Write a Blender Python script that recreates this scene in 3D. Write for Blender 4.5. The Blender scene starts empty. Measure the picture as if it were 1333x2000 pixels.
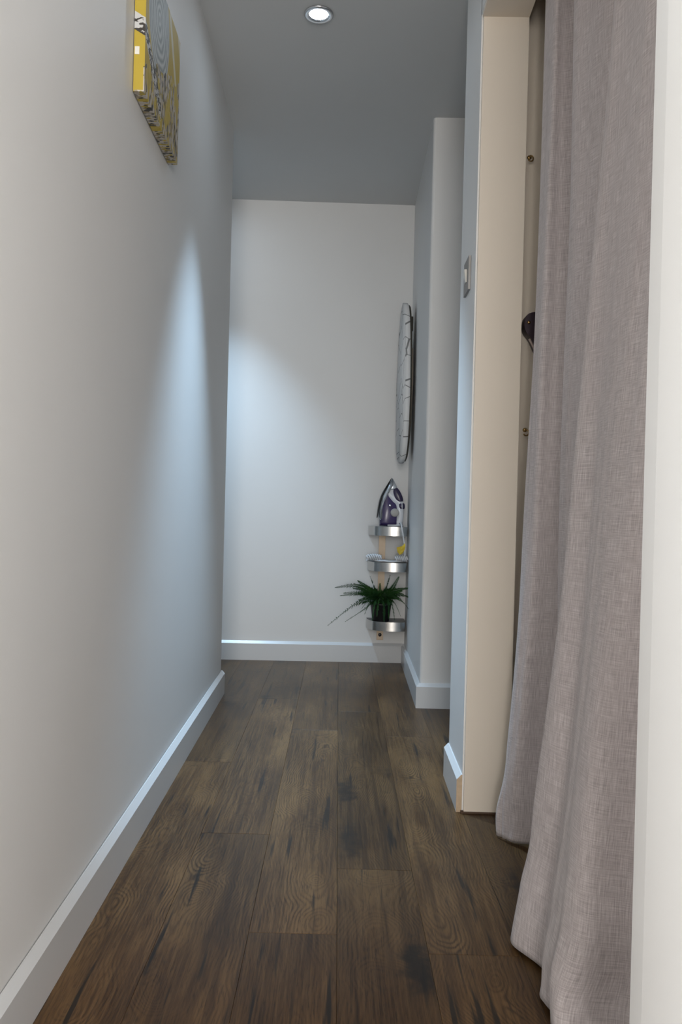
import bpy, bmesh, math, random
from mathutils import Vector, Matrix, noise

random.seed(7)
S = bpy.context.scene
COL = S.collection

# ------------------------------------------------------------------ camera
CAM_H = 0.8067
cam_d = bpy.data.cameras.new('camera')
cam_d.sensor_width = 36.0
cam_d.lens = 28.8            # 1600 px over a 2000 px tall frame
cam_d.clip_start = 0.02
cam = bpy.data.objects.new('camera', cam_d)
COL.objects.link(cam)
right = Vector((0.99962805, 0.01113081, 0.02489706))
down = Vector((0.0249553, -0.00512411, -0.99967544))
fwd = Vector((-0.01099962, 0.99992492, -0.00539997))
m = Matrix((right, -down, -fwd)).transposed().to_4x4()
m.translation = (0, 0, CAM_H)
cam.matrix_world = m
S.camera = cam

# ------------------------------------------------------------------ world, lights, exposure
S.view_settings.view_transform = 'Standard'
S.view_settings.look = 'None'
S.view_settings.gamma = 1.0
S.view_settings.use_curve_mapping = False
S.view_settings.exposure = 2.06
S.cycles.max_bounces = 8
S.cycles.caustics_reflective = False
S.cycles.caustics_refractive = False
w = bpy.data.worlds.new('world')
S.world = w
w.use_nodes = True
w.node_tree.nodes['Background'].inputs[0].default_value = (0.75, 0.82, 0.9, 1)
w.node_tree.nodes['Background'].inputs[1].default_value = 0.6


def area(name, loc, rot, sx, sy, power, color):
    d = bpy.data.lights.new(name, 'AREA')
    d.shape = 'RECTANGLE'
    d.size, d.size_y = sx, sy
    d.energy = power
    d.color = color
    o = bpy.data.objects.new(name, d)
    o.location, o.rotation_euler = loc, rot
    COL.objects.link(o)
    return o


# daylight entering by the window of the room the camera stands in
area('window_daylight', (-2.50, -0.95, 1.45), (0, math.radians(-90), 0), 1.3, 1.5, 29, (1.0, 0.98, 0.945))
area('added_rear_daylight', (0.45, -3.05, 1.15), (math.radians(90), 0, 0), 1.8, 2.0, 42, (1.0, 0.95, 0.885))  # added light at an unseen rear opening, placed to brighten the left wall

LAMP_COLOR = (0.52, 0.76, 1.0)


# ------------------------------------------------------------------ materials
def new_mat(name):
    mt = bpy.data.materials.new(name)
    mt.use_nodes = True
    nt = mt.node_tree
    return mt, nt, nt.nodes['Principled BSDF']


def N(nt, typ, **kw):
    n = nt.nodes.new(typ)
    for k, v in kw.items():
        if k == 'inp':
            for i, val in v.items():
                n.inputs[i].default_value = val
        else:
            setattr(n, k, v)
    return n


def L(nt, a, b):
    nt.links.new(a, b)


def math_n(nt, op, a, b=None, c=None):
    n = nt.nodes.new('ShaderNodeMath')
    n.operation = op
    for i, v in enumerate((a, b, c)):
        if v is None:
            continue
        if isinstance(v, (int, float)):
            n.inputs[i].default_value = v
        else:
            nt.links.new(v, n.inputs[i])
    return n.outputs[0]


def mix_c(nt, fac, a, b):
    n = nt.nodes.new('ShaderNodeMix')
    n.data_type = 'RGBA'
    if isinstance(fac, (int, float)):
        n.inputs[0].default_value = fac
    else:
        nt.links.new(fac, n.inputs[0])
    for i, v in ((6, a), (7, b)):
        if isinstance(v, tuple):
            n.inputs[i].default_value = v if len(v) == 4 else v + (1,)
        else:
            nt.links.new(v, n.inputs[i])
    return n.outputs[2]


def ramp(nt, fac, stops):
    n = nt.nodes.new('ShaderNodeValToRGB')
    el = n.color_ramp.elements
    el[0].position, el[0].color = stops[0][0], stops[0][1] + (1,)
    el[1].position, el[1].color = stops[-1][0], stops[-1][1] + (1,)
    for p, c in stops[1:-1]:
        e = el.new(p)
        e.color = c + (1,)
    nt.links.new(fac, n.inputs[0])
    return n.outputs[0]


def noise_n(nt, vec, scale, detail=3, rough=0.5, dist=0.0):
    n = nt.nodes.new('ShaderNodeTexNoise')
    n.inputs['Scale'].default_value = scale
    n.inputs['Detail'].default_value = detail
    n.inputs['Roughness'].default_value = rough
    n.inputs['Distortion'].default_value = dist
    nt.links.new(vec, n.inputs['Vector'])
    return n.outputs['Fac']


def mapped(nt, vec, scale=(1, 1, 1), loc=(0, 0, 0)):
    n = nt.nodes.new('ShaderNodeMapping')
    n.inputs['Scale'].default_value = scale
    n.inputs['Location'].default_value = loc
    nt.links.new(vec, n.inputs['Vector'])
    return n.outputs[0]


def bump(nt, bs, h, strength, dist=0.001):
    n = nt.nodes.new('ShaderNodeBump')
    n.inputs['Strength'].default_value = strength
    n.inputs['Distance'].default_value = dist
    nt.links.new(h, n.inputs['Height'])
    nt.links.new(n.outputs[0], bs.inputs['Normal'])


def paint(name, col, rough=0.55, var=0.03, bstr=0.12, scale=260):
    mt, nt, bs = new_mat(name)
    tc = N(nt, 'ShaderNodeTexCoord').outputs['Object']
    big = noise_n(nt, tc, 2.3, 2, 0.6)
    a = tuple(min(1, c * (1 + var)) for c in col)
    b = tuple(c * (1 - var) for c in col)
    L(nt, mix_c(nt, big, b, a), bs.inputs['Base Color'])
    bs.inputs['Roughness'].default_value = rough
    if bstr:
        bump(nt, bs, noise_n(nt, tc, scale, 1, 0.6), bstr, 0.0006)
    return mt


def plain(name, col, rough=0.4, metal=0.0, var=0.06, scale=60, spec=None):
    mt, nt, bs = new_mat(name)
    tc = N(nt, 'ShaderNodeTexCoord').outputs['Object']
    n = noise_n(nt, tc, scale, 3, 0.55)
    a = tuple(min(1, c * (1 + var)) for c in col)
    b = tuple(c * (1 - var) for c in col)
    L(nt, mix_c(nt, n, b, a), bs.inputs['Base Color'])
    bs.inputs['Roughness'].default_value = rough
    bs.inputs['Metallic'].default_value = metal
    if spec is not None:
        bs.inputs['Specular IOR Level'].default_value = spec
    return mt


M = {}
M['wall'] = paint('white_emulsion', (0.77, 0.765, 0.755), 0.5)
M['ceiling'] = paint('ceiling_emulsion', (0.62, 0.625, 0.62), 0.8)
M['lining'] = paint('cream_lining_paint', (0.78, 0.70, 0.60), 0.5, 0.03, 0.08)
M['closet'] = paint('closet_cream_paint', (0.78, 0.69, 0.58), 0.6, 0.04, 0.08)
M['skirting'] = paint('skirting_gloss', (0.66, 0.665, 0.67), 0.28, 0.02, 0.04, 90)
M['raw_wood'] = plain('raw_softwood', (0.55, 0.42, 0.29), 0.7, 0, 0.2, 90)
M['subfloor'] = plain('subfloor', (0.05, 0.035, 0.025), 0.8)
M['crack'] = plain('dark_gap', (0.10, 0.06, 0.04), 0.9)


def wood():
    mt, nt, bs = new_mat('rustic_oak_laminate')
    tc = N(nt, 'ShaderNodeTexCoord').outputs['Object']
    oi = N(nt, 'ShaderNodeObjectInfo')
    rnd = oi.outputs['Random']
    off = N(nt, 'ShaderNodeCombineXYZ')
    L(nt, math_n(nt, 'MULTIPLY', rnd, 37.0), off.inputs[0])
    L(nt, math_n(nt, 'MULTIPLY', rnd, 91.0), off.inputs[1])
    L(nt, math_n(nt, 'MULTIPLY', rnd, 53.0), off.inputs[2])
    va = N(nt, 'ShaderNodeVectorMath', operation='ADD')
    L(nt, tc, va.inputs[0])
    L(nt, off.outputs[0], va.inputs[1])
    p = va.outputs[0]
    sep = N(nt, 'ShaderNodeSeparateXYZ')
    L(nt, tc, sep.inputs[0])
    x, y = sep.outputs[0], sep.outputs[1]
    # cathedral rings: distance to a wandering pith line that dips through the board
    n1 = noise_n(nt, mapped(nt, p, (1.5, 1.9, 1)), 1.0, 2, 0.5)
    n2 = noise_n(nt, mapped(nt, p, (2.0, 2.6, 1), (9, 4, 2)), 1.0, 2, 0.5)
    n3 = noise_n(nt, mapped(nt, p, (22, 5, 1), (3, 8, 1)), 1.0, 3, 0.6)
    rx = math_n(nt, 'SUBTRACT', math_n(nt, 'FRACT', math_n(nt, 'MULTIPLY', rnd, 17.3)), 0.5)
    cx = math_n(nt, 'ADD', math_n(nt, 'ADD', x, math_n(nt, 'MULTIPLY', rx, -0.13)),
                math_n(nt, 'MULTIPLY', math_n(nt, 'SUBTRACT', n1, 0.5), 0.20))
    cz = math_n(nt, 'ADD', math_n(nt, 'MULTIPLY', math_n(nt, 'SUBTRACT', n2, 0.5), 0.36),
                math_n(nt, 'MULTIPLY', y, 0.05))
    r2 = math_n(nt, 'ADD', math_n(nt, 'MULTIPLY', cx, cx), math_n(nt, 'MULTIPLY', cz, cz))
    r = math_n(nt, 'SQRT', r2)
    r = math_n(nt, 'ADD', r, math_n(nt, 'MULTIPLY', n3, 0.012))
    ring = math_n(nt, 'SINE', math_n(nt, 'MULTIPLY', r, 980.0))
    ring = math_n(nt, 'MULTIPLY_ADD', ring, 0.5, 0.5)
    ring = math_n(nt, 'POWER', ring, 1.9)
    # fibre and pores
    fib = noise_n(nt, mapped(nt, p, (260, 7, 1)), 1.0, 4, 0.65)
    pore = noise_n(nt, mapped(nt, p, (520, 30, 1), (5, 1, 7)), 1.0, 2, 0.6)
    streak = noise_n(nt, mapped(nt, p, (52, 1.7, 1), (1, 2, 3)), 1.0, 4, 0.6)
    tone = noise_n(nt, mapped(nt, p, (7, 2.6, 1), (6, 5, 4)), 1.0, 3, 0.55)
    # knots and dark smoky patches
    vo = N(nt, 'ShaderNodeTexVoronoi')
    vo.inputs['Scale'].default_value = 1.0
    wv = N(nt, 'ShaderNodeVectorMath', operation='ADD')
    nz = N(nt, 'ShaderNodeTexNoise')
    nz.inputs['Scale'].default_value = 30
    nz.inputs['Detail'].default_value = 3
    L(nt, p, nz.inputs['Vector'])
    sc = N(nt, 'ShaderNodeVectorMath', operation='SCALE')
    L(nt, nz.outputs['Color'], sc.inputs[0])
    sc.inputs['Scale'].default_value = 0.55
    L(nt, mapped(nt, p, (9.0, 3.0, 1)), wv.inputs[0])
    L(nt, sc.outputs[0], wv.inputs[1])
    L(nt, wv.outputs[0], vo.inputs['Vector'])
    kn = math_n(nt, 'SUBTRACT', 1.0, math_n(nt, 'MULTIPLY', vo.outputs['Distance'], 2.6))
    kn = math_n(nt, 'MAXIMUM', kn, 0.0)
    sepc = N(nt, 'ShaderNodeSeparateColor')
    L(nt, vo.outputs['Color'], sepc.inputs[0])
    gate = math_n(nt, 'GREATER_THAN', sepc.outputs[0], 0.70)
    kn = math_n(nt, 'MULTIPLY', kn, gate)
    # dark mineral streaks
    ds = N(nt, 'ShaderNodeMapRange')
    L(nt, noise_n(nt, mapped(nt, p, (62, 2.6, 1), (11, 3, 9)), 1.0, 3, 0.5), ds.inputs[0])
    ds.inputs[1].default_value, ds.inputs[2].default_value = 0.62, 0.69
    base = ramp(nt, tone, [(0.30, (0.034, 0.0165, 0.0075)), (0.48, (0.072, 0.038, 0.0175)), (0.70, (0.165, 0.098, 0.048))])
    mod = N(nt, 'ShaderNodeMapRange')
    L(nt, noise_n(nt, mapped(nt, p, (9, 3, 1), (2, 7, 5)), 1.0, 2, 0.5), mod.inputs[0])
    mod.inputs[1].default_value, mod.inputs[2].default_value = 0.35, 0.62
    mod.inputs[3].default_value, mod.inputs[4].default_value = 0.25, 0.95
    c = mix_c(nt, math_n(nt, 'MULTIPLY', ring, mod.outputs[0]), base, (0.024, 0.012, 0.006))
    fr = N(nt, 'ShaderNodeMapRange')
    L(nt, fib, fr.inputs[0])
    fr.inputs[1].default_value, fr.inputs[2].default_value = 0.40, 0.66
    c = mix_c(nt, math_n(nt, 'MULTIPLY', fr.outputs[0], 0.50), c, (0.20, 0.124, 0.064))
    pr = N(nt, 'ShaderNodeMapRange')
    L(nt, pore, pr.inputs[0])
    pr.inputs[1].default_value, pr.inputs[2].default_value = 0.56, 0.68
    c = mix_c(nt, math_n(nt, 'MULTIPLY', pr.outputs[0], 0.55), c, (0.020, 0.011, 0.006))
    sr = N(nt, 'ShaderNodeMapRange')
    L(nt, streak, sr.inputs[0])
    sr.inputs[1].default_value, sr.inputs[2].default_value = 0.50, 0.68
    c = mix_c(nt, math_n(nt, 'MULTIPLY', sr.outputs[0], 0.62), c, (0.026, 0.013, 0.007))
    c = mix_c(nt, math_n(nt, 'MULTIPLY', ds.outputs[0], 0.9), c, (0.010, 0.008, 0.007))
    kn2 = N(nt, 'ShaderNodeMapRange', interpolation_type='SMOOTHSTEP')
    L(nt, kn, kn2.inputs[0])
    kn2.inputs[1].default_value, kn2.inputs[2].default_value = 0.0, 0.75
    c = mix_c(nt, math_n(nt, 'MULTIPLY', kn2.outputs[0], 0.85), c, (0.009, 0.007, 0.006))
    hs = N(nt, 'ShaderNodeHueSaturation')
    L(nt, c, hs.inputs['Color'])
    hs.inputs['Saturation'].default_value = 1.12
    L(nt, math_n(nt, 'MULTIPLY_ADD', math_n(nt, 'FRACT', math_n(nt, 'MULTIPLY', rnd, 7.7)), 0.36, 0.68), hs.inputs['Value'])
    L(nt, hs.outputs[0], bs.inputs['Base Color'])
    L(nt, math_n(nt, 'MULTIPLY_ADD', fib, 0.16, 0.28), bs.inputs['Roughness'])
    bs.inputs['Specular IOR Level'].default_value = 0.28
    bump(nt, bs, noise_n(nt, mapped(nt, p, (260, 7, 1)), 1.0, 1, 0.6), 0.15, 0.0005)
    return mt


M['wood'] = wood()


def linen():
    mt, nt, bs = new_mat('grey_linen')
    uv = N(nt, 'ShaderNodeTexCoord').outputs['UV']
    a = noise_n(nt, mapped(nt, uv, (700, 26, 1)), 1.0, 3, 0.6)
    b = noise_n(nt, mapped(nt, uv, (26, 700, 1)), 1.0, 3, 0.6)
    big = noise_n(nt, mapped(nt, uv, (9, 3, 1)), 1.0, 4, 0.6)
    s = math_n(nt, 'ADD', math_n(nt, 'MULTIPLY', a, 0.55), math_n(nt, 'MULTIPLY', b, 0.45))
    c = ramp(nt, s, [(0.34, (0.29, 0.258, 0.255)), (0.5, (0.52, 0.472, 0.467)), (0.66, (0.76, 0.71, 0.705))])
    c = mix_c(nt, math_n(nt, 'MULTIPLY', big, 0.5), c, (0.52, 0.455, 0.457))
    L(nt, c, bs.inputs['Base Color'])
    bs.inputs['Roughness'].default_value = 0.9
    bs.inputs['Specular IOR Level'].default_value = 0.15
    bs.inputs['Sheen Weight'].default_value = 0.15
    bump(nt, bs, s, 0.35, 0.0006)
    return mt


M['linen'] = linen()


def steel():
    mt, nt, bs = new_mat('brushed_steel')
    tc = N(nt, 'ShaderNodeTexCoord').outputs['Object']
    n = noise_n(nt, mapped(nt, tc, (20, 20, 900)), 1.0, 2, 0.5)
    L(nt, mix_c(nt, n, (0.52, 0.50, 0.48), (0.66, 0.645, 0.62)), bs.inputs['Base Color'])
    bs.inputs['Metallic'].default_value = 1.0
    L(nt, math_n(nt, 'MULTIPLY_ADD', n, 0.1, 0.20), bs.inputs['Roughness'])
    return mt


M['steel'] = steel()
M['tan_steel'] = plain('steel_bar_tan_reflection', (0.40, 0.32, 0.24), 0.5, 0.6)  # steel bar; its warm reflection is put into the tan base colour
M['nickel'] = plain('satin_nickel_plate', (0.26, 0.25, 0.24), 0.42, 0.7)
M['chrome'] = plain('pale_chrome', (0.75, 0.76, 0.78), 0.22, 1.0)
M['black'] = plain('black_plastic', (0.012, 0.012, 0.013), 0.35)
M['pot'] = plain('black_pot_plastic', (0.010, 0.010, 0.011), 0.5)
M['soil'] = plain('dark_potting_soil', (0.02, 0.015, 0.012), 0.9)
M['iron_white'] = plain('iron_pale_grey_plastic', (0.72, 0.74, 0.78), 0.25, 0.0, 0.02)
M['iron_silver'] = plain('iron_silver_plastic', (0.58, 0.62, 0.66), 0.25, 0.55, 0.02)
M['iron_purple'] = plain('iron_purple_plastic', (0.052, 0.036, 0.118), 0.22, 0.0, 0.05)
M['iron_dark'] = plain('iron_dark_purple_plastic', (0.028, 0.020, 0.060), 0.3, 0.0, 0.05)
M['dial'] = plain('grey_dial_plastic', (0.42, 0.41, 0.39), 0.5)
M['cord'] = plain('white_cord', (0.70, 0.71, 0.73), 0.6, 0, 0.25, 240)
M['tag'] = plain('yellow_paper_tag', (0.66, 0.47, 0.03), 0.6)
M['brass'] = plain('aged_brass', (0.42, 0.27, 0.11), 0.35, 1.0)
M['plum'] = plain('dark_plum_leather', (0.030, 0.016, 0.026), 0.4)
M['piping'] = plain('pale_piping', (0.42, 0.33, 0.30), 0.5)
M['underside'] = plain('board_underside', (0.05, 0.045, 0.035), 0.7)
M['bare_leg'] = plain('board_leg_enamel', (0.55, 0.47, 0.40), 0.4)
M['rocker'] = plain('cream_rocker', (0.78, 0.76, 0.70), 0.35, 0, 0.02)


def frond_mat():
    mt, nt, bs = new_mat('fern_leaf')
    tc = N(nt, 'ShaderNodeTexCoord').outputs['Object']
    oi = N(nt, 'ShaderNodeObjectInfo').outputs['Random']
    n = noise_n(nt, tc, 45, 3, 0.6)
    c = ramp(nt, n, [(0.3, (0.010, 0.040, 0.012)), (0.55, (0.022, 0.082, 0.022)), (0.75, (0.06, 0.135, 0.03))])
    c = mix_c(nt, math_n(nt, 'MULTIPLY', oi, 0.35), c, (0.055, 0.115, 0.025))
    L(nt, c, bs.inputs['Base Color'])
    bs.inputs['Roughness'].default_value = 0.5
    bs.inputs['Specular IOR Level'].default_value = 0.2
    return mt


M['fern'] = frond_mat()


def led():
    mt, nt, bs = new_mat('led_diffuser')
    bs.inputs['Base Color'].default_value = (0.9, 0.9, 0.9, 1)
    bs.inputs['Emission Color'].default_value = (0.72, 0.86, 1, 1)
    bs.inputs['Emission Strength'].default_value = 28
    return mt


M['led'] = led()


def board_cover():
    mt, nt, bs = new_mat('white_cover_line_print')
    tc = N(nt, 'ShaderNodeTexCoord').outputs['Object']
    vo = N(nt, 'ShaderNodeTexVoronoi', feature='DISTANCE_TO_EDGE')
    vo.inputs['Scale'].default_value = 10
    L(nt, tc, vo.inputs['Vector'])
    ln = math_n(nt, 'LESS_THAN', vo.outputs['Distance'], 0.016)
    c = mix_c(nt, math_n(nt, 'MULTIPLY', ln, 0.75), (0.80, 0.80, 0.80), (0.05, 0.05, 0.05))
    L(nt, c, bs.inputs['Base Color'])
    bs.inputs['Roughness'].default_value = 0.85
    return mt


M['cover'] = board_cover()


def art():
    """Flat print: yellow ground, grey ringed oval, dark dashes and a busy grey collage below."""
    mt, nt, bs = new_mat('yellow_abstract_print')
    tc = N(nt, 'ShaderNodeTexCoord').outputs['Object']   # x out of the wall, y along it, z up; origin at the base middle
    sp = N(nt, 'ShaderNodeSeparateXYZ')
    L(nt, tc, sp.inputs[0])
    x, y, z = sp.outputs
    yel = mix_c(nt, noise_n(nt, tc, 8, 3), (0.42, 0.30, 0.028), (0.49, 0.365, 0.04))
    # ringed grey oval on the upper half
    dy = math_n(nt, 'MULTIPLY', math_n(nt, 'ADD', y, 0.055), 9.0)
    dz = math_n(nt, 'MULTIPLY', math_n(nt, 'SUBTRACT', z, 0.235), 7.0)
    rr = math_n(nt, 'SQRT', math_n(nt, 'ADD', math_n(nt, 'MULTIPLY', dy, dy), math_n(nt, 'MULTIPLY', dz, dz)))
    oval = math_n(nt, 'LESS_THAN', rr, 1.0)
    rg = math_n(nt, 'SINE', math_n(nt, 'ADD', math_n(nt, 'MULTIPLY', rr, 42.0), math_n(nt, 'MULTIPLY', noise_n(nt, tc, 25, 2), 8.0)))
    grey = mix_c(nt, math_n(nt, 'MULTIPLY_ADD', rg, 0.5, 0.5), (0.24, 0.27, 0.28), (0.50, 0.53, 0.53))
    front = math_n(nt, 'MAXIMUM', math_n(nt, 'GREATER_THAN', x, 0.0235), math_n(nt, 'LESS_THAN', z, 0.003))
    c = mix_c(nt, math_n(nt, 'MULTIPLY', oval, front), yel, grey)
    # pale and olive sweeps to the right of the oval
    sw = math_n(nt, 'SINE', math_n(nt, 'ADD', math_n(nt, 'MULTIPLY', y, 55.0), math_n(nt, 'MULTIPLY', z, 34.0)))
    sw = math_n(nt, 'MULTIPLY', math_n(nt, 'GREATER_THAN', sw, 0.72), math_n(nt, 'GREATER_THAN', y, 0.05))
    c = mix_c(nt, math_n(nt, 'MULTIPLY', sw, 0.8), c, (0.62, 0.60, 0.48))
    # busy collage in the lower part
    low = math_n(nt, 'LESS_THAN', math_n(nt, 'ADD', z, math_n(nt, 'MULTIPLY', noise_n(nt, tc, 14, 3), 0.09)),
                 math_n(nt, 'MULTIPLY_ADD', y, 0.35, 0.185))
    vo = N(nt, 'ShaderNodeTexVoronoi')
    vo.inputs['Scale'].default_value = 95
    L(nt, mapped(nt, tc, (1, 1.7, 0.7)), vo.inputs['Vector'])
    sc = N(nt, 'ShaderNodeSeparateColor')
    L(nt, vo.outputs['Color'], sc.inputs[0])
    col = ramp(nt, sc.outputs[0], [(0.0, (0.03, 0.03, 0.03)), (0.16, (0.06, 0.055, 0.04)), (0.24, (0.42, 0.39, 0.34)),
                                   (0.55, (0.55, 0.51, 0.46)), (0.80, (0.26, 0.20, 0.10)), (1.0, (0.50, 0.38, 0.03))])
    vein = math_n(nt, 'GREATER_THAN', noise_n(nt, mapped(nt, tc, (1, 22, 9)), 1.0, 3, 0.6), 0.56)
    col = mix_c(nt, math_n(nt, 'MULTIPLY', vein, 0.85), col, (0.50, 0.37, 0.03))
    c = mix_c(nt, math_n(nt, 'MULTIPLY', low, front), c, col)
    # dashed dark band crossing the near half, wrapping on to the side
    bd = math_n(nt, 'ADD', math_n(nt, 'SUBTRACT', z, 0.140), math_n(nt, 'MULTIPLY', math_n(nt, 'ADD', y, 0.19), 0.62))
    bd = math_n(nt, 'ADD', bd, math_n(nt, 'MULTIPLY', math_n(nt, 'SUBTRACT', x, 0.025), 0.6))
    near = math_n(nt, 'LESS_THAN', y, -0.02)
    inb = math_n(nt, 'MULTIPLY', math_n(nt, 'LESS_THAN', math_n(nt, 'ABSOLUTE', bd), 0.020), near)
    dash = math_n(nt, 'GREATER_THAN', noise_n(nt, mapped(nt, tc, (60, 60, 120)), 1.0, 2), 0.50)
    c = mix_c(nt, inb, c, mix_c(nt, dash, (0.55, 0.55, 0.54), (0.04, 0.035, 0.03)))
    L(nt, c, bs.inputs['Base Color'])
    bs.inputs['Roughness'].default_value = 0.55
    bump(nt, bs, noise_n(nt, tc, 900, 2), 0.15, 0.0004)
    return mt


M['art'] = art()


# ------------------------------------------------------------------ mesh helpers
def link(name, me, mat=None, parent=None, smooth=False):
    o = bpy.data.objects.new(name, me)
    COL.objects.link(o)
    if mat is not None:
        for mm in (mat if isinstance(mat, (list, tuple)) else [mat]):
            me.materials.append(mm)
    if parent is not None:
        o.parent = parent
    if smooth:
        for p in me.polygons:
            p.use_smooth = True
    return o


def from_bm(name, bm, mat=None, parent=None, smooth=False):
    bmesh.ops.recalc_face_normals(bm, faces=bm.faces[:])
    me = bpy.data.meshes.new(name)
    bm.to_mesh(me)
    bm.free()
    return link(name, me, mat, parent, smooth)


def add_box(bm, x0, x1, y0, y1, z0, z1):
    vs = [bm.verts.new((x, y, z)) for x in (x0, x1) for y in (y0, y1) for z in (z0, z1)]
    for f in ((0, 1, 3, 2), (4, 6, 7, 5), (0, 4, 5, 1), (2, 3, 7, 6), (0, 2, 6, 4), (1, 5, 7, 3)):
        bm.faces.new([vs[i] for i in f])
    return vs


def add_prism(bm, pts, z0, z1):
    a = [bm.verts.new((x, y, z0)) for x, y in pts]
    b = [bm.verts.new((x, y, z1)) for x, y in pts]
    n = len(pts)
    bm.faces.new(a[::-1])
    bm.faces.new(b)
    for i in range(n):
        bm.faces.new((a[i], a[(i + 1) % n], b[(i + 1) % n], b[i]))


def bevel(bm, w, seg=2, angle=30):
    es = [e for e in bm.edges if len(e.link_faces) == 2 and e.calc_face_angle(0) > math.radians(angle)]
    bmesh.ops.bevel(bm, geom=es, offset=w, segments=seg, profile=0.5, affect='EDGES', clamp_overlap=True)


def add_tube(bm, pts, rad, n=8, cap=True):
    """round tube along a polyline; rad a number or a list"""
    pts = [Vector(p) for p in pts]
    rings = []
    up = Vector((0, 0, 1))
    prev = None
    for i, p in enumerate(pts):
        t = (pts[min(i + 1, len(pts) - 1)] - pts[max(i - 1, 0)]).normalized()
        a = prev - t * prev.dot(t) if prev is not None else t.cross(up if abs(t.z) < 0.9 else Vector((1, 0, 0)))
        a.normalize()
        prev = a
        b = t.cross(a)
        r = rad[i] if isinstance(rad, (list, tuple)) else rad
        rings.append([bm.verts.new(p + (a * math.cos(k * 2 * math.pi / n) + b * math.sin(k * 2 * math.pi / n)) * r) for k in range(n)])
    for i in range(len(rings) - 1):
        for k in range(n):
            bm.faces.new((rings[i][k], rings[i][(k + 1) % n], rings[i + 1][(k + 1) % n], rings[i + 1][k]))
    if cap:
        bm.faces.new(rings[0][::-1])
        bm.faces.new(rings[-1])


def add_lathe(bm, prof, n=40, center=(0, 0, 0), axis='Z'):
    """prof: (radius, height) pairs"""
    rings = []
    for r, h in prof:
        ring = []
        for k in range(n):
            a = 2 * math.pi * k / n
            c, s = r * math.cos(a), r * math.sin(a)
            v = {'Z': (c, s, h), 'X': (h, c, s), 'Y': (c, h, s)}[axis]
            ring.append(bm.verts.new(Vector(v) + Vector(center)))
        rings.append(ring)
    for i in range(len(rings) - 1):
        for k in range(n):
            bm.faces.new((rings[i][k], rings[i][(k + 1) % n], rings[i + 1][(k + 1) % n], rings[i + 1][k]))
    bm.faces.new(rings[0][::-1])
    bm.faces.new(rings[-1])


def crom(pts, per=8, closed=False):
    """Catmull-Rom through points"""
    P = [Vector(p) for p in pts]
    n = len(P)
    out = []
    rng = range(n) if closed else range(n - 1)
    for i in rng:
        p0 = P[(i - 1) % n] if closed else P[max(i - 1, 0)]
        p1 = P[i]
        p2 = P[(i + 1) % n]
        p3 = P[(i + 2) % n] if closed else P[min(i + 2, n - 1)]
        for k in range(per):
            t = k / per
            out.append(0.5 * ((2 * p1) + (p2 - p0) * t + (2 * p0 - 5 * p1 + 4 * p2 - p3) * t * t + (3 * p1 - p0 - 3 * p2 + p3) * t ** 3))
    if not closed:
        out.append(P[-1])
    return out


def tag(o, label=None, cat=None, group=None, kind=None):
    if label:
        o['label'] = label
    if cat:
        o['category'] = cat
    if group:
        o['group'] = group
    if kind:
        o['kind'] = kind
    return o


def thing(name, label, cat, loc=(0, 0, 0), group=None):
    o = bpy.data.objects.new(name, None)
    o.empty_display_size = 0.05
    o.location = loc
    COL.objects.link(o)
    return tag(o, label, cat, group)


def struct(name, bm, mat, label, cat):
    return tag(from_bm(name, bm, mat), label, cat, None, 'structure')


# ------------------------------------------------------------------ the room
CEIL = 2.40
LE = 3.4917                      # far end of the left wall
XL = lambda y: -0.5347 + 0.0215 * (LE - y)
YE = lambda x: 4.2962 + 0.0363 * x
NX, SY = 0.3014, 3.3399          # nook side wall, its front face
RX, RXB = 0.3184, 0.4384         # right wall faces
PY, PF = 2.18, 2.4895            # wall pier between closet and side passage
NY = 0.909                       # near jamb of the closet
HEAD = 2.116
YC = 2.235                       # inner face of the closet's far wall

# floor: a sub floor with laminate planks laid on it
bm = bmesh.new()
add_box(bm, -2.6, 1.75, -3.2, 4.6, -0.06, -0.011)
floor = struct('floor', bm, M['subfloor'], 'dark rustic oak laminate floor running down the hallway', 'floor')

PW, PL, GAP = 0.1670, 1.415, 0.0004
ANG = 0.0135


def plank_mesh(length):
    bm = bmesh.new()
    add_box(bm, -PW / 2 + GAP / 2, PW / 2 - GAP / 2, -length / 2 + GAP / 2, length / 2 - GAP / 2, -0.010, 0)
    top = [e for e in bm.edges if all(abs(v.co.z) < 1e-6 for v in e.verts)]
    bmesh.ops.bevel(bm, geom=top, offset=0.0004, segments=1, affect='EDGES')
    me = bpy.data.meshes.new('floor_plank')
    bmesh.ops.recalc_face_normals(bm, faces=bm.faces[:])
    bm.to_mesh(me)
    bm.free()
    me.materials.append(M['wood'])
    return me


pm = plank_mesh(PL)
joint = {-1: 2.56, 0: 2.005, 1: 1.543, 2: 1.827, 3: 1.487, 4: 2.20, 5: 1.75, 6: 2.45, 7: 1.95, -2: 1.80, -3: 2.30, -4: 2.72, -5: 2.1, -6: 1.7}
for row, j0 in joint.items():
    xc = -0.2615 + row * PW       # row 0 lies between the seams at -0.345 and -0.178 (measured at y = 2)
    for k in range(-2, 3):
        yc = j0 + (k + 0.5) * PL
        y0, y1 = yc - PL / 2, yc + PL / 2
        if y1 < 0.45 or y0 > 4.32:
            continue
        if xc < -0.75 and y1 < 3.45:
            continue
        if xc > 0.65 and (y1 < 2.4 or y0 > 3.5):
            continue
        o = bpy.data.objects.new('floor_plank', pm)
        COL.objects.link(o)
        o.location = (xc - ANG * (yc - 2.0), yc, 0)
        o.rotation_euler = (0, 0, ANG + (math.pi if (row * 3 + k) % 2 else 0))
        o.parent = floor

# ceiling
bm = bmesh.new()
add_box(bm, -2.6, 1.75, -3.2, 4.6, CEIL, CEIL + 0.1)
ceiling = struct('ceiling', bm, M['ceiling'], 'plain matt white ceiling of the hallway', 'ceiling')

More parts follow.
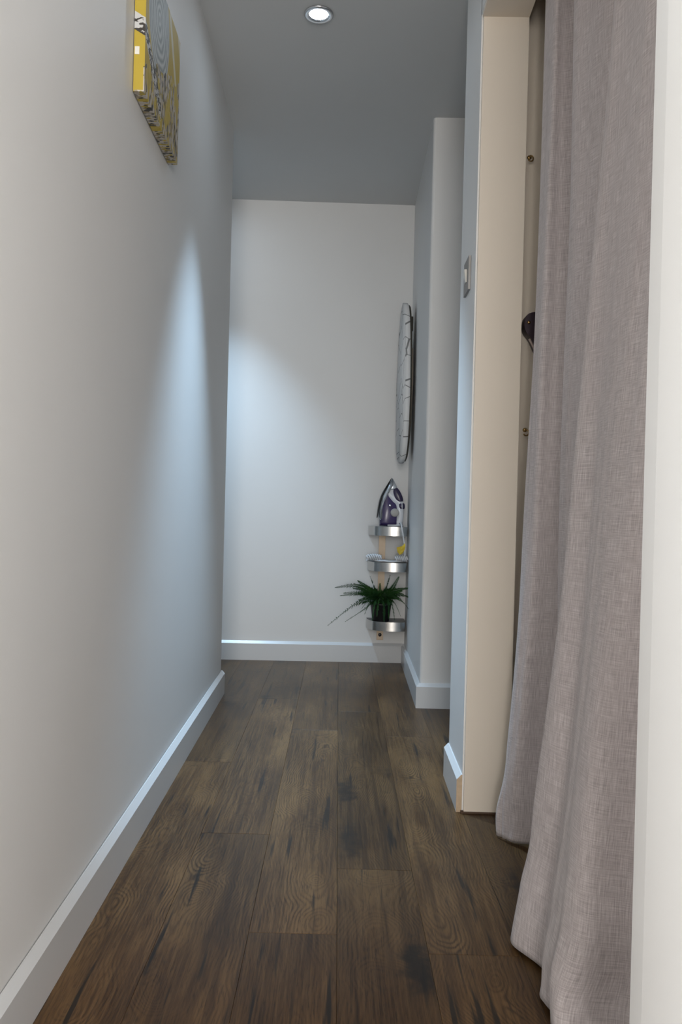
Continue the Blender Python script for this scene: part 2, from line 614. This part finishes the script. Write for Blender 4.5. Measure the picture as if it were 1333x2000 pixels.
# left wall with its return into the recess and its return at the room side
bm = bmesh.new()
add_prism(bm, [(XL(0.35), 0.35), (XL(LE), LE), (-1.6, LE), (-1.6, LE - 0.1), (XL(LE) - 0.11, LE - 0.1), (XL(0.45) - 0.11, 0.45), (-2.4, 0.45), (-2.4, 0.35)], 0, CEIL)
bevel_edges = [e for e in bm.edges if abs((e.verts[0].co - e.verts[1].co).z) > 1 and abs(e.verts[0].co.x - XL(LE)) < 1e-4]
bmesh.ops.bevel(bm, geom=bevel_edges, offset=0.004, segments=3, profile=0.5, affect='EDGES')
struct('wall_left', bm, M['wall'], 'long white painted hallway wall carrying the yellow canvas', 'wall')

bm = bmesh.new()
add_prism(bm, [(-1.7, YE(-1.7)), (NX + 0.1, YE(NX + 0.1)), (NX + 0.1, 4.5), (-1.7, 4.5)], 0, CEIL)
struct('wall_end', bm, M['wall'], 'white wall closing the far end of the hallway', 'wall')

bm = bmesh.new()
add_box(bm, -1.7, -1.6, LE - 0.1, 4.4, 0, CEIL)
struct('wall_recess', bm, M['wall'], 'white side wall of the recess at the far left', 'wall')

# far right block: nook side and the face towards the camera
bm = bmesh.new()
add_prism(bm, [(NX, SY), (1.7, SY), (1.7, 4.5), (NX, 4.5)], 0, CEIL)
es = [e for e in bm.edges if abs((e.verts[0].co - e.verts[1].co).z) > 1 and abs(e.verts[0].co.x - NX) < 1e-4 and abs(e.verts[0].co.y - SY) < 1e-4]
bmesh.ops.bevel(bm, geom=es, offset=0.012, segments=4, profile=0.5, affect='EDGES')
struct('wall_right_far', bm, M['wall'], 'white wall corner beside the ironing nook', 'wall')

# right wall: near part, header over the closet opening, pier
bm = bmesh.new()
add_prism(bm, [(RX, -0.35), (RX, NY - 0.05), (RX + 0.0035, NY - 0.006), (RX + 0.008, NY), (RXB, NY), (RXB, -0.25), (1.7, -0.25), (1.7, -0.35)], 0, CEIL)
add_box(bm, RX, RXB, NY - 0.02, PY + 0.02, HEAD + 0.012, CEIL)
add_prism(bm, [(RX, PY + 0.012), (RX, PF), (RXB, PF), (RXB, PY + 0.012)], 0, CEIL)
struct('wall_right', bm, M['wall'], 'white right-hand wall around the curtained closet opening', 'wall')

# cream lining boards of the closet opening
bm = bmesh.new()
add_box(bm, RX + 0.004, RXB + 0.004, PY, PY + 0.012, 0.006, HEAD + 0.012)
bevel(bm, 0.0012, 1)
struct('trim_1', bm, M['lining'], 'cream painted upright lining board of the closet opening', 'trim')
bm = bmesh.new()
add_box(bm, RX + 0.001, RXB + 0.004, NY, PY, HEAD, HEAD + 0.012)
bevel(bm, 0.0012, 1)
struct('trim_2', bm, M['lining'], 'cream lining board over the head of the closet opening', 'trim')
bm = bmesh.new()
add_box(bm, RX - 0.004, RXB, PY + 0.002, PY + 0.009, 0.0, 0.006)
struct('trim_3', bm, M['crack'], 'dark uneven gap under the cream lining board', 'trim')

# closet interior and side passage
bm = bmesh.new()
add_box(bm, RXB, 1.15, YC, PF, 0, CEIL)
add_box(bm, 1.05, 1.15, 0.75, YC, 0, CEIL)
add_box(bm, RXB, 1.05, 0.70, 0.75, 0, CEIL)
struct('wall_closet', bm, M['closet'], 'cream painted inner walls of the closet', 'wall')
bm = bmesh.new()
add_box(bm, 1.6, 1.7, PF - 0.1, SY, 0, CEIL)
add_box(bm, 1.15, 1.6, PF - 0.07, PF, 0, CEIL)
struct('wall_passage', bm, M['wall'], 'white end wall of the side passage', 'wall')

# room behind the camera, with the window, and a door opening added to light the hallway
bm = bmesh.new()
add_box(bm, -2.5, -2.4, -3.0, -1.75, 0, CEIL)
add_box(bm, -2.5, -2.4, -0.15, 0.45, 0, CEIL)
add_box(bm, -2.5, -2.4, -1.75, -0.15, 0, 0.75)
add_box(bm, -2.5, -2.4, -1.75, -0.15, 2.15, CEIL)
struct('wall_room_left', bm, M['wall'], 'white wall with window in the room behind', 'wall')
bm = bmesh.new()
add_box(bm, -2.5, -0.45, -3.1, -3.0, 0, CEIL)
add_box(bm, 1.35, 1.7, -3.1, -3.0, 0, CEIL)
add_box(bm, -0.45, 1.35, -3.1, -3.0, 2.2, CEIL)
struct('wall_back', bm, M['wall'], 'white wall with added door opening in the room behind', 'wall')


bm = bmesh.new()
add_box(bm, 1.6, 1.7, -3.0, -0.35, 0, CEIL)
struct('wall_room_right', bm, M['wall'], 'plain white right wall of the room behind', 'wall')

# skirting boards: chamfered profile swept along a path; profile (out, up)
SK = [(0.0, 0.0), (0.015, 0.0), (0.015, 0.087), (0.003, 0.100), (0.0, 0.100)]


def skirting(name, path, side, label, gap=0.0, end_mat=False):
    """path of plan points along the wall face; side +1/-1 picks which way the board stands off"""
    P = [Vector((x, y)) for x, y in path]
    nrm = []
    for i in range(len(P)):
        ds = []
        if i > 0:
            ds.append((P[i] - P[i - 1]).normalized())
        if i < len(P) - 1:
            ds.append((P[i + 1] - P[i]).normalized())
        ns = [Vector((-d.y, d.x)) * side for d in ds]
        n = sum(ns, Vector((0, 0)))
        n = n / (n.dot(ns[0]))
        nrm.append(n)
    bm = bmesh.new()
    rings = []
    for p, n in zip(P, nrm):
        rings.append([bm.verts.new((p.x + n.x * (o + gap), p.y + n.y * (o + gap), u)) for o, u in SK])
    k = len(SK)
    for i in range(len(rings) - 1):
        for j in range(k):
            bm.faces.new((rings[i][j], rings[i][(j + 1) % k], rings[i + 1][(j + 1) % k], rings[i + 1][j]))
    bm.faces.new(rings[0][::-1])
    f = bm.faces.new(rings[-1])
    if end_mat:
        f.material_index = 1
    return struct(name, bm, [M['skirting'], M['raw_wood']], label, 'baseboard')


skirting('baseboard_left', [(XL(0.36), 0.36), (XL(LE - 0.002), LE - 0.002)], -1, 'long white chamfered skirting board along the left wall', gap=0.0022)
skirting('baseboard_end', [(-1.59, YE(-1.59)), (NX - 0.0005, YE(NX))], -1, 'white skirting board across the far end wall')
skirting('baseboard_nook', [(NX, YE(NX) - 0.016), (NX, SY), (1.59, SY)], -1, 'white skirting turning the corner beside the nook')
skirting('baseboard_right', [(RX, PF), (RX, PY + 0.012)], -1, 'short white skirting piece on the pier with raw cut end', end_mat=True)

# ------------------------------------------------------------------ curtain
TOP = [(.449, 2.02), (.450, 1.93), (.486, 1.925), (.565, 1.85), (.449, 1.745), (.462, 1.66), (.495, 1.59), (.580, 1.535),
       (.447, 1.43), (.445, 1.36), (.450, 1.28), (.462, 1.20), (.450, 1.10), (.470, 1.00)]
BOT = [(.383, 2.03), (.405, 1.985), (.455, 1.965), (.54, 1.93), (.475, 1.82), (.470, 1.76), (.490, 1.70), (.53, 1.62),
       (.338, 1.545), (.360, 1.425), (.334, 1.345), (.336, 1.255), (.450, 1.22), (.45, 1.06)]
POW = [2.6, 2.5, 2.3, 1.6, 1.6, 1.6, 1.7, 1.9, 1.75, 1.8, 1.8, 1.9, 2.0, 2.0]
ZT = 2.135
per = 16
tops = crom([(x, y, 0) for x, y in TOP], per)
bots = crom([(x, y, 0) for x, y in BOT], per)
pows = [v.x for v in crom([(p, 0, 0) for p in POW], per)]
rows = 150
bm = bmesh.new()
uvl = bm.loops.layers.uv.new('UVMap')
grid = []
uacc = [0.0]
for i in range(1, len(tops)):
    uacc.append(uacc[-1] + (tops[i] - tops[i - 1]).length)
for j in range(rows + 1):
    t = j / rows
    z = ZT * (1 - t)
    row = []
    for i in range(len(tops)):
        wgt = t ** pows[i]
        p = tops[i].lerp(bots[i], wgt)
        u = uacc[i]
        # fine creases, growing towards the hem
        nx = noise.noise((u * 16, z * 1.3, 3.1)) * (0.0025 + 0.010 * t) + noise.noise((u * 45, z * 2.6, 9.0)) * (0.0010 + 0.0032 * t)
        ny = noise.noise((u * 15, z * 1.7, 7.7)) * (0.002 + 0.006 * t)
        if t > 0.86:                      # the hem breaks on the floor
            k = (t - 0.86) / 0.14
            nx += noise.noise((u * 11, z * 9, 1.7)) * 0.016 * k
            ny += noise.noise((u * 9, z * 8, 4.2)) * 0.016 * k
        zz = z + 0.004
        if j == rows:
            zz = 0.004 + 0.004 * (1 + noise.noise((u * 12, 0.5, 2.2)))
        row.append((bm.verts.new((p.x + nx, p.y + ny, zz)), u, z))
    grid.append(row)
for j in range(rows):
    for i in range(len(tops) - 1):
        q = (grid[j][i], grid[j + 1][i], grid[j + 1][i + 1], grid[j][i + 1])
        f = bm.faces.new([v[0] for v in q])
        f.smooth = True
        for lp, v in zip(f.loops, q):
            lp[uvl].uv = (v[1], v[2])
me = bpy.data.meshes.new('curtain')
bm.to_mesh(me)
bm.free()
cur = link('curtain', me, M['linen'])
sd = cur.modifiers.new('thickness', 'SOLIDIFY')
sd.thickness = 0.0014
sd.offset = 0
tag(cur, 'long grey linen curtain hanging in the closet opening and pooling on the floor', 'curtain')

# ------------------------------------------------------------------ wall things
# canvas
cy = 1.977
canvas = thing('canvas_print', 'yellow and grey abstract canvas print high on the left wall', 'picture', (XL(cy), cy, 1.703))
canvas.rotation_euler = (0, 0, 0.0215)
bm = bmesh.new()
add_box(bm, 0.002, 0.026, -0.192, 0.192, 0, 0.322)
bevel(bm, 0.002, 2)
from_bm('canvas', bm, M['art'], canvas)
bm = bmesh.new()
add_box(bm, 0.004, 0.014, -0.1932, -0.1917, 0.080, 0.097)
lab = from_bm('side_label', bm, M['rocker'], canvas)
lab['label'] = 'small white patch on canvas side'


# downlight
def downlight(x, y, label, power, aim, size, blend):
    t = thing('downlight', label, 'ceiling light', (x, y, CEIL), 'recessed ceiling downlights')
    bm = bmesh.new()
    add_ring = [(0.047, 0.0), (0.047, -0.003), (0.044, -0.006), (0.033, -0.005), (0.029, -0.001), (0.029, 0.0)]
    rings = []
    for r, h in add_ring:
        rings.append([bm.verts.new((r * math.cos(a), r * math.sin(a), h)) for a in [2 * math.pi * k / 48 for k in range(48)]])
    for i in range(len(rings)):
        A, B = rings[i], rings[(i + 1) % len(rings)]
        for k in range(48):
            bm.faces.new((A[k], A[(k + 1) % 48], B[(k + 1) % 48], B[k]))
    from_bm('bezel', bm, M['chrome'], t, True)
    bm = bmesh.new()
    add_lathe(bm, [(0.0288, 0.0), (0.0288, -0.0012), (0.025, -0.0022), (0.013, -0.003), (0.002, -0.0032)], 40)
    from_bm('lens', bm, M['led'], t, True)
    d = bpy.data.lights.new('downlight_beam', 'SPOT')
    d.energy = power
    d.color = LAMP_COLOR
    d.spot_size = math.radians(size)
    d.spot_blend = blend
    d.shadow_soft_size = 0.03
    o = bpy.data.objects.new('downlight_beam', d)
    o.location = (0, 0, -0.012)
    o.rotation_euler = Vector(aim).to_track_quat('-Z', 'Y').to_euler()
    COL.objects.link(o)
    o.parent = t
    return t


downlight(-0.141, 2.655, 'round lit recessed downlight with chrome bezel in the hallway ceiling', 60, (0.0, -0.07, -1), 56, 1.0)
downlight(-0.74, 3.84, 'round recessed downlight in the ceiling of the far left recess', 29, (0.09, 0.03, -1), 66, 0.9)

# light switch on the pier
sw = thing('light_switch', 'brushed steel light switch plate on the narrow white pier', 'light switch', (RX, 2.325, 1.468))
bm = bmesh.new()
add_box(bm, -0.0065, -0.0005, -0.047, 0.047, -0.047, 0.047)
bevel(bm, 0.002, 2)
from_bm('plate', bm, M['nickel'], sw)
bm = bmesh.new()
vs = [(-0.0066, -0.012, -0.018), (-0.0066, 0.012, -0.018), (-0.0066, 0.012, 0.018), (-0.0066, -0.012, 0.018),
      (-0.0085, -0.012, -0.018), (-0.0085, 0.012, -0.018), (-0.0135, 0.012, 0.018), (-0.0135, -0.012, 0.018)]
v = [bm.verts.new(q) for q in vs]
for f in ((0, 3, 2, 1), (4, 5, 6, 7), (0, 1, 5, 4), (1, 2, 6, 5), (2, 3, 7, 6), (3, 0, 4, 7)):
    bm.faces.new([v[i] for i in f])
from_bm('rocker', bm, M['rocker'], sw)

# closet hooks and the bag that hangs there


def hook(x, z, label):
    t = thing('cup_hook', label, 'hook', (x, YC, z), 'brass hooks on the closet wall')
    bm = bmesh.new()
    add_lathe(bm, [(0.006, 0.0), (0.006, -0.002), (0.003, -0.004)], 16, axis='Y')
    from_bm('rose', bm, M['brass'], t, True)
    bm = bmesh.new()
    pts = [(0, -0.003, 0), (0, -0.012, 0)]
    for k in range(0, 11):
        a = math.pi * 0.5 + k * math.pi * 1.35 / 10
        pts.append((0.0085 * math.cos(a) * 0.9 + 0.0, -0.014 - k * 0.0006, -0.0085 + 0.0085 * math.sin(a)))
    add_tube(bm, [(p[0] * -1, p[1], p[2]) for p in pts], 0.0019, 8)
    from_bm('arm', bm, M['brass'], t, True)
    return t


hook(0.463, 1.769, 'brass cup hook high on the closet wall above the dark bag')
hook(0.470, 1.030, 'brass cup hook on the closet wall below the dark bag')

bag = thing('leather_bag', 'dark plum leather bag with pale piping peeking out beside the curtain', 'bag', (0.516, YC, 1.170))
prof = [(-0.060, 0.158), (-0.040, 0.170), (-0.012, 0.166), (0.010, 0.130), (0.022, 0.06), (0.018, 0.02), (0.0, 0.015), (-0.026, 0.062), (-0.044, 0.098), (-0.062, 0.125)]
prof = [(q.x, q.y) for q in crom([(a, b, 0) for a, b in prof], 4, True)]
bm = bmesh.new()
fr = [bm.verts.new((a, -0.045, b)) for a, b in prof]
bk = [bm.verts.new((a, -0.004, b)) for a, b in prof]
n = len(prof)
bm.faces.new(fr)
bm.faces.new(bk[::-1])
for i in range(n):
    bm.faces.new((fr[i], bk[i], bk[(i + 1) % n], fr[(i + 1) % n]))
bevel(bm, 0.006, 2, 60)
from_bm('body', bm, M['plum'], bag)
bm = bmesh.new()
add_tube(bm, [(-0.050, -0.047, 0.098), (-0.036, -0.048, 0.070), (-0.014, -0.048, 0.034), (-0.002, -0.047, 0.012)], 0.0028, 8)
from_bm('piping', bm, M['piping'], bag, True)
for sx, sz in ((-0.052, 0.142), (-0.022, 0.154)):
    bm = bmesh.new()
    add_lathe(bm, [(0.0045, -0.044), (0.0045, -0.047), (0.002, -0.049)], 14, (sx, 0, sz), 'Y')
    from_bm('stud', bm, M['brass'], bag, True)

# ------------------------------------------------------------------ ironing board on the nook wall
ib = thing('ironing_board', 'small ironing board with white line-print cover hung on the nook wall', 'ironing board', (NX, 4.10, 1.435))
ib.rotation_euler = (0, 0, math.radians(5.0))


def board_outline(half, length, n=40):
    """closed outline (y, z): blunt rounded foot, slimmer rounded nose up"""
    pts = []
    for k in range(n + 1):
        s = -1 + 2 * k / n
        z = s * length / 2
        wdt = half * max(0.0, 1 - abs(s) ** 3.2) ** 0.5
        if s > 0:
            wdt *= 1 - 0.28 * s
        pts.append((wdt, z))
    return [(a, b) for a, b in pts] + [(-a, b) for a, b in pts[-2:0:-1]]


ol = board_outline(0.148, 0.80)


def slab_x(name, outline, x0, x1, mat, parent, rnd=0.006):
    bm = bmesh.new()
    a = [bm.verts.new((x0, y, z)) for y, z in outline]
    b = [bm.verts.new((x1, y, z)) for y, z in outline]
    n = len(outline)
    bm.faces.new(a[::-1])
    bm.faces.new(b)
    for i in range(n):
        bm.faces.new((a[i], a[(i + 1) % n], b[(i + 1) % n], b[i]))
    if rnd:
        bevel(bm, rnd, 3, 50)
    return from_bm(name, bm, mat, parent, True)


slab_x('padded_cover', ol, -0.064, -0.040, M['cover'], ib, 0.012)
slab_x('underside', board_outline(0.142, 0.78), -0.041, -0.030, M['underside'], ib, 0.0)
for s in (-1, 1):
    bm = bmesh.new()
    add_tube(bm, [(-0.022, s * 0.070, 0.16), (-0.022, s * 0.085, 0.0), (-0.022, s * 0.055, -0.22)], 0.006, 10)
    from_bm('folding_leg', bm, M['bare_leg'], ib, True)
bm = bmesh.new()
add_box(bm, -0.03, -0.012, -0.02, 0.02, 0.26, 0.33)
bevel(bm, 0.003, 2)
from_bm('hanging_bracket', bm, M['underside'], ib)

# ------------------------------------------------------------------ corner shelf
CX, CY = NX - 0.004, YE(0.2) - 0.004
shelf = thing('corner_shelf', 'three-tier corner shelf with steel bands and black trays in the nook', 'shelf', (CX, CY, 0))


def shelf_plan(wd, dp, inset=0.0):
    """plan outline from the end wall round the bowed front to the side wall (relative to the corner)"""
    pts = []
    x0 = -wd + inset
    ctrl = [(x0, -0.002), (x0 + 0.002, -dp * 0.42), (x0 + 0.030, -dp * 0.80 + inset), (-wd * 0.55, -dp * 0.97 + inset), (-wd * 0.25, -dp + inset), (-0.010, -dp * 0.93 + inset), (-0.002, -dp * 0.80 + inset)]
    return [(p.x, p.y) for p in crom([(a, b, 0) for a, b in ctrl], 16)]


bm = bmesh.new()
add_box(bm, -0.142, -0.108, -0.010, -0.002, 0.118, 0.70)
bevel(bm, 0.002, 2)
from_bm('upright', bm, M['tan_steel'], shelf)
for zt in (0.716, 0.535, 0.236):
    pl = shelf_plan(0.198, 0.185)
    # tray: black plate
    bm = bmesh.new()
    add_prism(bm, [(x, y) for x, y in shelf_plan(0.196, 0.183)] + [(-0.002, -0.002)], zt - 0.010, zt - 0.003)
    tray = from_bm('tray', bm, M['black'], shelf)
    # band: thin curved strip with real thickness
    bm = bmesh.new()
    inn = shelf_plan(0.198, 0.185, 0.0016)
    z0, z1 = zt - 0.046, zt
    V = [[bm.verts.new((x, y, z)) for x, y in pl] for z in (z0, z1)]
    W = [[bm.verts.new((x, y, z)) for x, y in inn] for z in (z0, z1)]
    k = len(pl)
    for i in range(k - 1):
        bm.faces.new((V[0][i], V[0][i + 1], V[1][i + 1], V[1][i]))
        bm.faces.new((W[0][i + 1], W[0][i], W[1][i], W[1][i + 1]))
        bm.faces.new((V[1][i], V[1][i + 1], W[1][i + 1], W[1][i]))
        bm.faces.new((V[0][i + 1], V[0][i], W[0][i], W[0][i + 1]))
    band = from_bm('front_band', bm, M['steel'], tray)
    for p in band.data.polygons:
        p.use_smooth = False
bm = bmesh.new()
add_lathe(bm, [(0.009, -0.010), (0.009, -0.014), (0.006, -0.017)], 20, (-0.125, 0, 0.146), 'Y')
from_bm('bolt', bm, M['black'], shelf, True)


# ------------------------------------------------------------------ steam iron (stands on its heel on the top tray)
def Q(px, py):
    """side elevation of the nook shelf, in metres"""
    return (0.211 + (px - 767) * 0.002614 + (py - 933) * 6.5e-5, 0.965 - (py - 933) * 0.002612 + (px - 767) * 6.5e-5)


IY = 4.205
iron = thing('steam_iron', 'purple and white steam iron standing upright on the top tray', 'iron', (0.21, IY, 0.716))
IB = Vector((0.21, IY, 0.716))


def half_w(z, scale=1.0):
    s = max(0.0, min(1.0, (z - 0.725) / (0.965 - 0.725)))
    return scale * (0.050 * max(0.02, 1 - s ** 2.0) ** 0.75 + 0.002)


def puffy(name, poly, scale, mat, parent=iron, per=5, yoff=0.0, rim=0.80, closed_smooth=True):
    """outline in side elevation given a width that narrows towards the tip, with rounded flanks"""
    P = [Q(*q) for q in poly]
    if closed_smooth:
        P = [(q.x, q.y) for q in crom([(a, b, 0) for a, b in P], per, True)]
    cx = sum(p[0] for p in P) / len(P)
    cz = sum(p[1] for p in P) / len(P)
    bm = bmesh.new()
    layers = []
    for fy, ins in ((-1.0, rim), (-0.92, 0.93), (-0.75, 1.0), (0.75, 1.0), (0.92, 0.93), (1.0, rim)):
        ring = []
        for x, z in P:
            xx, zz = cx + (x - cx) * ins, cz + (z - cz) * ins
            ring.append(bm.verts.new(Vector((xx, IY + yoff + fy * half_w(z, scale), zz)) - IB))
        layers.append(ring)
    n = len(P)
    for a, b in zip(layers, layers[1:]):
        for i in range(n):
            bm.faces.new((a[i], a[(i + 1) % n], b[(i + 1) % n], b[i]))
    bm.faces.new(layers[0][::-1])
    bm.faces.new(layers[-1])
    o = from_bm(name, bm, mat, parent, True)
    return o


puffy('soleplate', [(766.5, 932.5), (757, 947), (747, 964), (741, 982), (737, 1008), (738.5, 1009), (743, 984), (749, 966), (759, 949)], 1.08, M['black'], rim=0.97, per=3)
puffy('soleplate_rim', [(768, 934), (759, 948), (750, 965), (744, 984), (741.5, 1012), (746, 1014), (748, 990), (757, 968), (770, 945)], 1.02, M['iron_silver'], rim=0.96, per=3)
puffy('water_tank', [(757, 960), (750, 975), (745, 990), (742.5, 1022), (746, 1026), (772, 1026), (776, 1018), (776, 988), (768, 978), (760, 968)], 0.92, M['iron_purple'])
puffy('shell', [(767, 934), (759, 950), (757, 962), (760, 976), (768, 981), (774, 987), (776, 1000), (774, 1026), (786, 1026), (789, 1000), (789, 984), (784, 965), (775, 947)], 0.80, M['iron_white'])
puffy('nose', [(767, 933), (761, 942), (759, 953), (768, 956), (776, 952), (772, 941)], 0.90, M['iron_silver'])
puffy('handle_grip', [(771, 953), (769, 962), (773, 974), (780, 980), (788, 979), (787, 970), (782, 959), (776, 952)], 0.88, M['iron_dark'])
puffy('steam_button', [(779, 983), (780, 992), (785, 995), (791, 993), (791, 984), (786, 982)], 0.80, M['iron_dark'])
puffy('heel', [(757, 1024), (757, 1028.2), (789, 1028.2), (788, 1024)], 0.86, M['iron_white'], rim=0.95, closed_smooth=False)
dx, dz = Q(771.5, 1001)
bm = bmesh.new()
add_lathe(bm, [(0.0215, 0.0), (0.0215, -0.006), (0.019, -0.009), (0.010, -0.010)], 28, Vector((dx, IY - 0.043, dz)) - IB, 'Y')
from_bm('dial', bm, M['dial'], iron, True)
dx, dz = Q(762.5, 987)
bm = bmesh.new()
add_lathe(bm, [(0.006, 0.0), (0.006, -0.003), (0.003, -0.004)], 16, Vector((dx, IY - 0.043, dz)) - IB, 'Y')
from_bm('spray_nozzle', bm, M['chrome'], iron, True)

# cord: leaves the heel, drops past the tray edge and lies coiled on the middle tray
YB = 4.085
a0 = Q(781, 1023)
pts = [(a0[0], IY - 0.03, a0[1]), (Q(782, 1024)[0], 4.12, 0.736), (Q(783, 1028)[0], YB, 0.720), (Q(786, 1045)[0], YB - 0.008, 0.67),
       (Q(789, 1062)[0], YB - 0.004, 0.62), (Q(789, 1080)[0], YB + 0.002, 0.572), (Q(786, 1092)[0], 4.11, 0.547)]
cz = 0.535 + 0.0045
loops = []
random.seed(3)
for li in range(2):
    zc = cz
    for k in range(16):
        a = 2 * math.pi * k / 16
        rx, ry = 0.078 - 0.010 * li, 0.052 - 0.010 * li
        loops.append((0.205 + rx * math.cos(a) + random.uniform(-.004, .004), 4.185 + ry * math.sin(a) + random.uniform(-.004, .004), zc + random.uniform(0, .003)))
path = crom(pts + [(0.28, 4.15, 0.545)] + loops, 4)
bm = bmesh.new()
add_tube(bm, [Vector(p) - IB for p in path], 0.0036, 8)
cord = from_bm('power_cord', bm, M['cord'], iron, True)
# twisted bundles of the same cord at both ends of the coil
for (bx, by, ln) in ((0.128, 4.165, 0.075), (0.266, 4.150, 0.062)):
    for st in range(3):
        bm = bmesh.new()
        pp = []
        for k in range(40):
            s = k / 39
            a = s * 2 * math.pi * 2.2 + st * 2 * math.pi / 3
            pp.append(Vector((bx - ln / 2 + s * ln, by + 0.013 * math.cos(a), 0.535 + 0.0185 + 0.013 * math.sin(a) + (0.006 if bx < .2 else 0.004) * math.sin(s * math.pi))) - IB)
        add_tube(bm, pp, 0.0042, 7)
        from_bm('cord_twist', bm, M['cord'], cord, True)
# yellow tag on the cord
tp = [Q(*q) for q in ((789, 1058.5), (784, 1064), (773, 1067), (775, 1076), (779, 1081), (785, 1078), (788.5, 1071), (790, 1064))]
bm = bmesh.new()
A = [bm.verts.new(Vector((x, YB - 0.012 - 0.004 * i % 0.01, z)) - IB) for i, (x, z) in enumerate(tp)]
B = [bm.verts.new(v.co + Vector((0, 0.0012, 0))) for v in A]
bm.faces.new(A)
bm.faces.new(B[::-1])
for i in range(len(A)):
    bm.faces.new((A[i], B[i], B[(i + 1) % len(A)], A[(i + 1) % len(A)]))
tg = from_bm('warning_tag', bm, M['tag'], cord)
tg['label'] = 'yellow paper tag'

# ------------------------------------------------------------------ potted fern on the bottom tray
PX0, PY0, PZ0 = 0.170, 4.185, 0.233
fern = thing('potted_fern', 'green sword fern in a black pot on the bottom tray', 'plant', (PX0, PY0, PZ0))
bm = bmesh.new()
add_lathe(bm, [(0.040, 0.0), (0.043, 0.004), (0.053, 0.082), (0.056, 0.083), (0.056, 0.094), (0.052, 0.095), (0.050, 0.084)], 36)
from_bm('pot', bm, M['pot'], fern, True)
bm = bmesh.new()
add_lathe(bm, [(0.050, 0.078), (0.048, 0.084), (0.02, 0.088), (0.004, 0.089)], 24)
from_bm('soil', bm, M['soil'], fern, True)


def frond(tip_px, mid_px, ytip, ymid, leaf=0.024, seed=0):
    rg = random.Random(seed)
    base = Vector((PX0 + rg.uniform(-.018, .018), PY0 + rg.uniform(-.018, .018), PZ0 + 0.085))
    mx, mz = Q(*mid_px)
    tx, tz = Q(*tip_px)
    ctrl = [base, base.lerp(Vector((mx, ymid, mz)), 0.45) + Vector((0, 0, 0.022)), Vector((mx, ymid, mz)), Vector((tx, ytip, tz))]
    path = crom(ctrl, 17)
    bm = bmesh.new()
    B = Vector((PX0, PY0, PZ0))
    n = len(path)
    add_tube(bm, [p - B for p in path], [0.0016 * (1 - 0.75 * i / n) for i in range(n)], 5)
    for i in range(5, n - 1):
        s = i / (n - 1)
        t = (path[min(i + 1, n - 1)] - path[i - 1]).normalized()
        side = t.cross(Vector((0, 0, 1)))
        if side.length < 0.2:
            side = t.cross(Vector((0, 1, 0)))
        side.normalize()
        # fronds roll a little so that the leaflets show from the front
        side = (Matrix.Rotation(math.radians(rg.uniform(35, 62)) * (1 if tip_px[0] < 745 else -1), 3, t) @ side).normalized()
        nr = t.cross(side)
        ln = leaf * (min(1, (s - 0.08) * 5)) * max(0.10, (1 - s) ** 0.55) * rg.uniform(0.9, 1.1)
        wd = 0.0046 * (0.5 + 0.6 * (1 - s))
        for sg in (-1, 1):
            for hh in (0.0,):
                p = path[i].lerp(path[min(i + 1, n - 1)], hh) - B
                d = (side * sg + t * 0.38 - nr * 0.12).normalized()
                droop = Vector((0, 0, -0.12 * ln))
                q0 = bm.verts.new(p)
                q1 = bm.verts.new(p + d * ln * 0.35 + t * wd)
                q2 = bm.verts.new(p + d * ln + droop)
                q3 = bm.verts.new(p + d * ln * 0.35 - t * wd)
                bm.faces.new((q0, q1, q2, q3))
    me = bpy.data.meshes.new('frond')
    bm.to_mesh(me)
    bm.free()
    o = link('frond', me, M['fern'], fern)
    return o


FR = [((642, 1214), (692, 1178), 4.03, 4.10), ((675, 1206), (712, 1186), 4.02, 4.10), ((655, 1146), (695, 1143), 4.14, 4.17),
      ((672, 1153), (708, 1155), 4.05, 4.12), ((699, 1134), (718, 1147), 4.20, 4.20), ((724, 1126), (733, 1150), 4.23, 4.21),
      ((764, 1124), (756, 1150), 4.22, 4.21), ((780, 1125), (766, 1150), 4.16, 4.18), ((797, 1146), (778, 1150), 4.12, 4.14),
      ((799, 1163), (781, 1158), 4.08, 4.12), ((796, 1184), (779, 1166), 4.05, 4.11), ((780, 1196), (770, 1174), 4.02, 4.09),
      ((757, 1199), (757, 1168), 4.01, 4.06), ((735, 1196), (739, 1168), 4.01, 4.06), ((712, 1192), (724, 1168), 4.02, 4.08),
      ((742, 1136), (743, 1156), 4.10, 4.13), ((700, 1165), (722, 1160), 4.02, 4.08), ((770, 1148), (759, 1158), 4.03, 4.08),
      ((788, 1172), (768, 1160), 4.02, 4.07), ((690, 1150), (716, 1152), 4.20, 4.20),
      ((748, 1205), (748, 1172), 4.00, 4.05), ((726, 1203), (732, 1172), 4.00, 4.05), ((768, 1202), (763, 1172), 4.00, 4.05),
      ((706, 1180), (722, 1164), 3.99, 4.05), ((750, 1150), (749, 1160), 4.00, 4.06), ((728, 1148), (735, 1158), 4.02, 4.08),
      ((785, 1150), (768, 1156), 4.10, 4.12), ((714, 1143), (728, 1154), 4.13, 4.15), ((665, 1160), (702, 1158), 4.10, 4.14)]
for i, (t, mm, yt, ym) in enumerate(FR):
    frond(t, mm, yt, ym, 0.036 if i in (0, 2, 3) else 0.030, i + 11)
